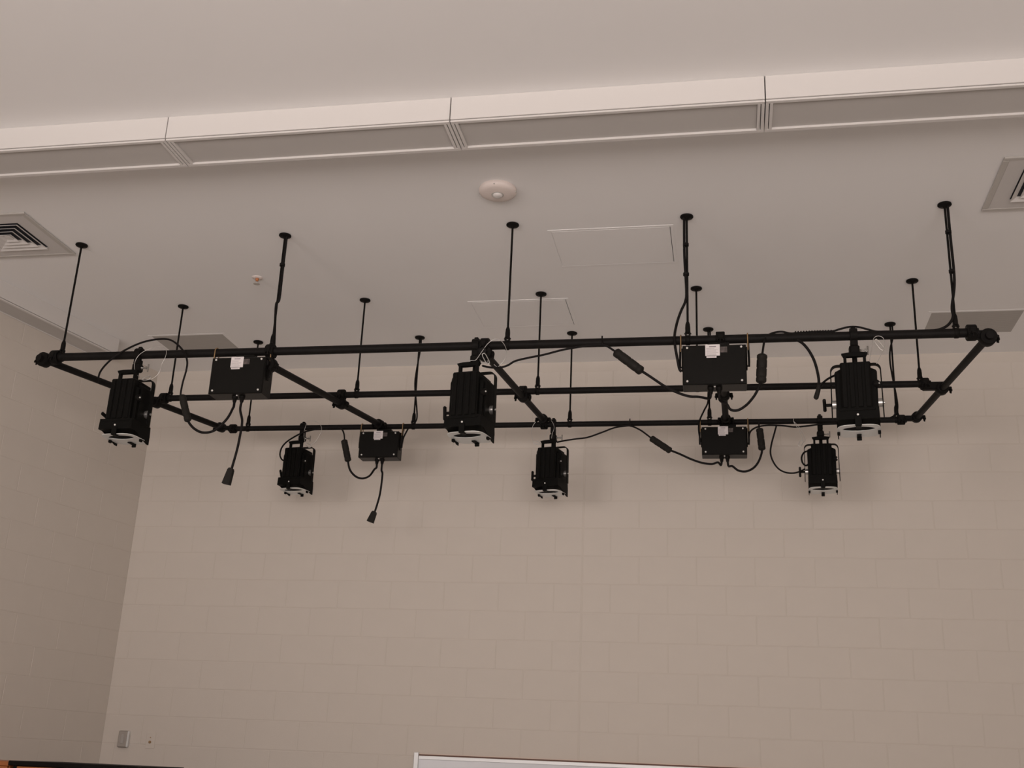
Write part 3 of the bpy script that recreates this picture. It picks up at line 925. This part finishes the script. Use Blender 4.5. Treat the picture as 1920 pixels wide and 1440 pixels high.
# ------------------------------------------------------------------ steel safety cables
def safety(label, pts, clip=None):
    t = cable(label, pts, .0016, 'thin steel safety cables of the spotlights', 'safety_cable', 6, 'safety cable', M['steel'])
    if clip:
        a, b = clip
        a = loc(t, a); b = loc(t, b); d = b - a; s = Vector((d.z, 0, -d.x)).normalized() * .010
        ptsl = [a - s * .6, a + s * .6, a + d * .2 + s, a + d * .8 + s, b + s * .6, b - s * .6, a + d * .8 - s, a + d * .2 - s]
        MB().tube(ptsl, .0026, 8, closed=True).build('carabiner', M['steel'], t)
    return t
s1 = Y1 - .05; s3 = Y3 - .05
safety('thin steel safety loop over the front pipe at the left spotlight',
       P([(262, 708), (254, 698), (252, 684), (256, 672), (265, 662), (281, 654), (298, 650), (308, 652), (312, 660), (309, 672), (303, 683), (300, 695), (293, 705), (283, 711), (272, 713), (264, 712)], s1),
       (at(268, 712, s1 + .01), at(282, 707, s1 + .01)))
safety('thin steel safety loop at the middle front spotlight',
       P([(878, 681), (883, 676), (892, 675), (903, 660), (915, 644), (928, 636), (938, 638), (946, 647), (950, 660), (947, 672), (940, 682), (933, 688), (926, 683)], s1),
       (at(906, 663, s1), at(916, 682, s1)))
safety('thin steel safety loop with a bright carabiner by the right front spotlight',
       P([(1630, 683), (1632, 668), (1635, 650), (1638, 635), (1646, 630), (1656, 634), (1659, 648), (1653, 663), (1648, 674), (1643, 682)], s1),
       (at(1641, 637, s1 - .005), at(1656, 656, s1 - .005)))
safety('thin steel safety loop over the rear pipe at the left rear spotlight',
       P([(572, 830), (570, 818), (571, 806), (575, 794), (577, 789), (585, 789), (594, 791), (601, 797), (603, 806), (599, 816), (592, 827), (583, 834)], s3),
       (at(574, 832, s3), at(582, 838, s3)))
safety('thin steel safety loop hanging left of the middle rear spotlight clamp',
       P([(1034, 822), (1036, 812), (1039, 802), (1036, 792), (1028, 784), (1018, 783), (1008, 788), (1000, 797), (997, 808), (998, 820), (1001, 830), (1010, 832), (1018, 829), (1024, 818), (1030, 806)], s3),
       (at(1001, 829, s3), at(1012, 832, s3)))
safety('thin steel safety cable hanging left of the right rear spotlight',
       P([(1488, 785), (1489, 793), (1497, 805), (1503, 817), (1506, 828), (1510, 824), (1503, 808), (1494, 796), (1488, 790)], s3),
       (at(1504, 826, s3), at(1499, 836, s3)))

# ------------------------------------------------------------------ things low on the back wall
p = thing('wall_switch', 'raised steel control plate on the back wall, left of the flat plate', 'wall plate', (-4.415, YW, 2.097))
MB().box((-.040, -.032, -.060), (.034, 0, .060), .008).build('cover', M['dull_steel'], p)
MB().box((.028, -.030, -.058), (.042, 0, .058), .006).build('bright_edge', M['alu'], p)
MB().box((-.014, -.036, -.034), (.010, -.030, .034), .003).build('rocker', M['grille'], p)
p = thing('phone_jack', 'flat pale plate with a small brown jack on the back wall', 'wall plate', (-4.205, YW, 2.096))
MB().box((-.036, -.006, -.058), (.036, 0, .058), .002).build('cover', M['block'], p)
MB().lathe([(.010, 0), (.010, .006), (.007, .009)], (0, 0, 0), 12).xf(Matrix.Translation((-.002, -.006, -.012)) @ Matrix.Rotation(math.pi / 2, 4, 'X')).build('jack', M['brass'], p)
MB().cyl((-.002, -.006, .020), (-.002, -.010, .020), .004, 8).build('screw', M['brass'], p)

wbd = thing('whiteboard', 'wide whiteboard in an aluminium frame at the bottom of the back wall', 'whiteboard', (-.36, YW, 0.90))
x0, x1 = -2.192 + .36, 1.47 + .36
ztop = 2.0855 - .90
MB().box((x0 + .03, -.016, 0), (x1 - .03, -.002, ztop - .03)).build('writing_surface', M['board'], wbd)
MB().box((x0, -.028, -.03), (x0 + .034, 0, ztop + .006), .003).build('side_rail', M['alu'], wbd)
MB().box((x1 - .034, -.028, -.03), (x1, 0, ztop + .006), .003).build('side_rail', M['alu'], wbd)
MB().box((x0 + .034, -.024, ztop - .040), (x1 - .034, 0, ztop - .016), .002).build('top_rail', M['alu'], wbd)
MB().box((x0 + .036, -.022, ztop - .016), (x1 - .036, 0, ztop - .007)).build('cork_strip', M['cork'], wbd)
MB().box((x0 + .036, -.026, ztop - .007), (x1 - .036, 0, ztop - .001), .001).build('top_edge', M['cream'], wbd)
MB().box((x0, -.070, -.045), (x1, 0, -.020), .004).build('marker_tray', M['alu'], wbd)

# cabinets whose tops just show at the bottom left
CYF = 6.3
def cabinet(label, xa, xb, ztop, trim):
    t = thing('wooden_cabinet', label, 'cabinet', ((xa + xb) / 2, CYF, 0), 0, 'tall wooden cabinets by the left wall')
    w = (xb - xa) / 2
    MB().box((-w, .02, 0.0), (w, .55, ztop - .026), .003).build('carcass', M['black'] if trim else M['wood'], t)
    if trim:
        MB().box((-w - .03, -.012, ztop - .026), (w, .56, ztop), .004).build('top_edge', M['black'], t)
        for x in (-w, w - .022): MB().box((x, 0, 0.0), (x + .022, .02, ztop - .026), .001).build('corner_post', M['black'], t)
        for s in (-1, 1):
            d = MB().box((s * (w - .024), -.002, .08), (s * .004, .018, ztop - .030), .002).build('door', M['wood'], t)
            MB().box((s * .03 - .006, -.020, 1.0), (s * .03 + .006, -.002, 1.14), .003).build('handle', M['steel'], d)
    else:
        d = MB().box((-w + .004, 0, .08), (w - .004, .02, ztop - .028), .002).build('door', M['wood'], t)
        MB().box((w - .06, -.018, 1.0), (w - .048, 0, 1.14), .003).build('handle', M['steel'], d)
        MB().box((-w, 0, ztop - .026), (w, .55, ztop), .003).build('top_edge', M['wood'], t)
xs_ = at(26, 1430, CYF).x
zt_ = at(130, 1431, CYF).z
cabinet('black edged orange wooden cabinet at the bottom left, cut off by the frame', xs_, xs_ + .80, zt_, True)
cabinet('plain orange wooden cabinet at the very bottom left corner', xs_ - .64, xs_ - .035, at(10, 1427, CYF).z, False)

for o in bpy.data.objects:
    if '_o' in o: del o['_o']
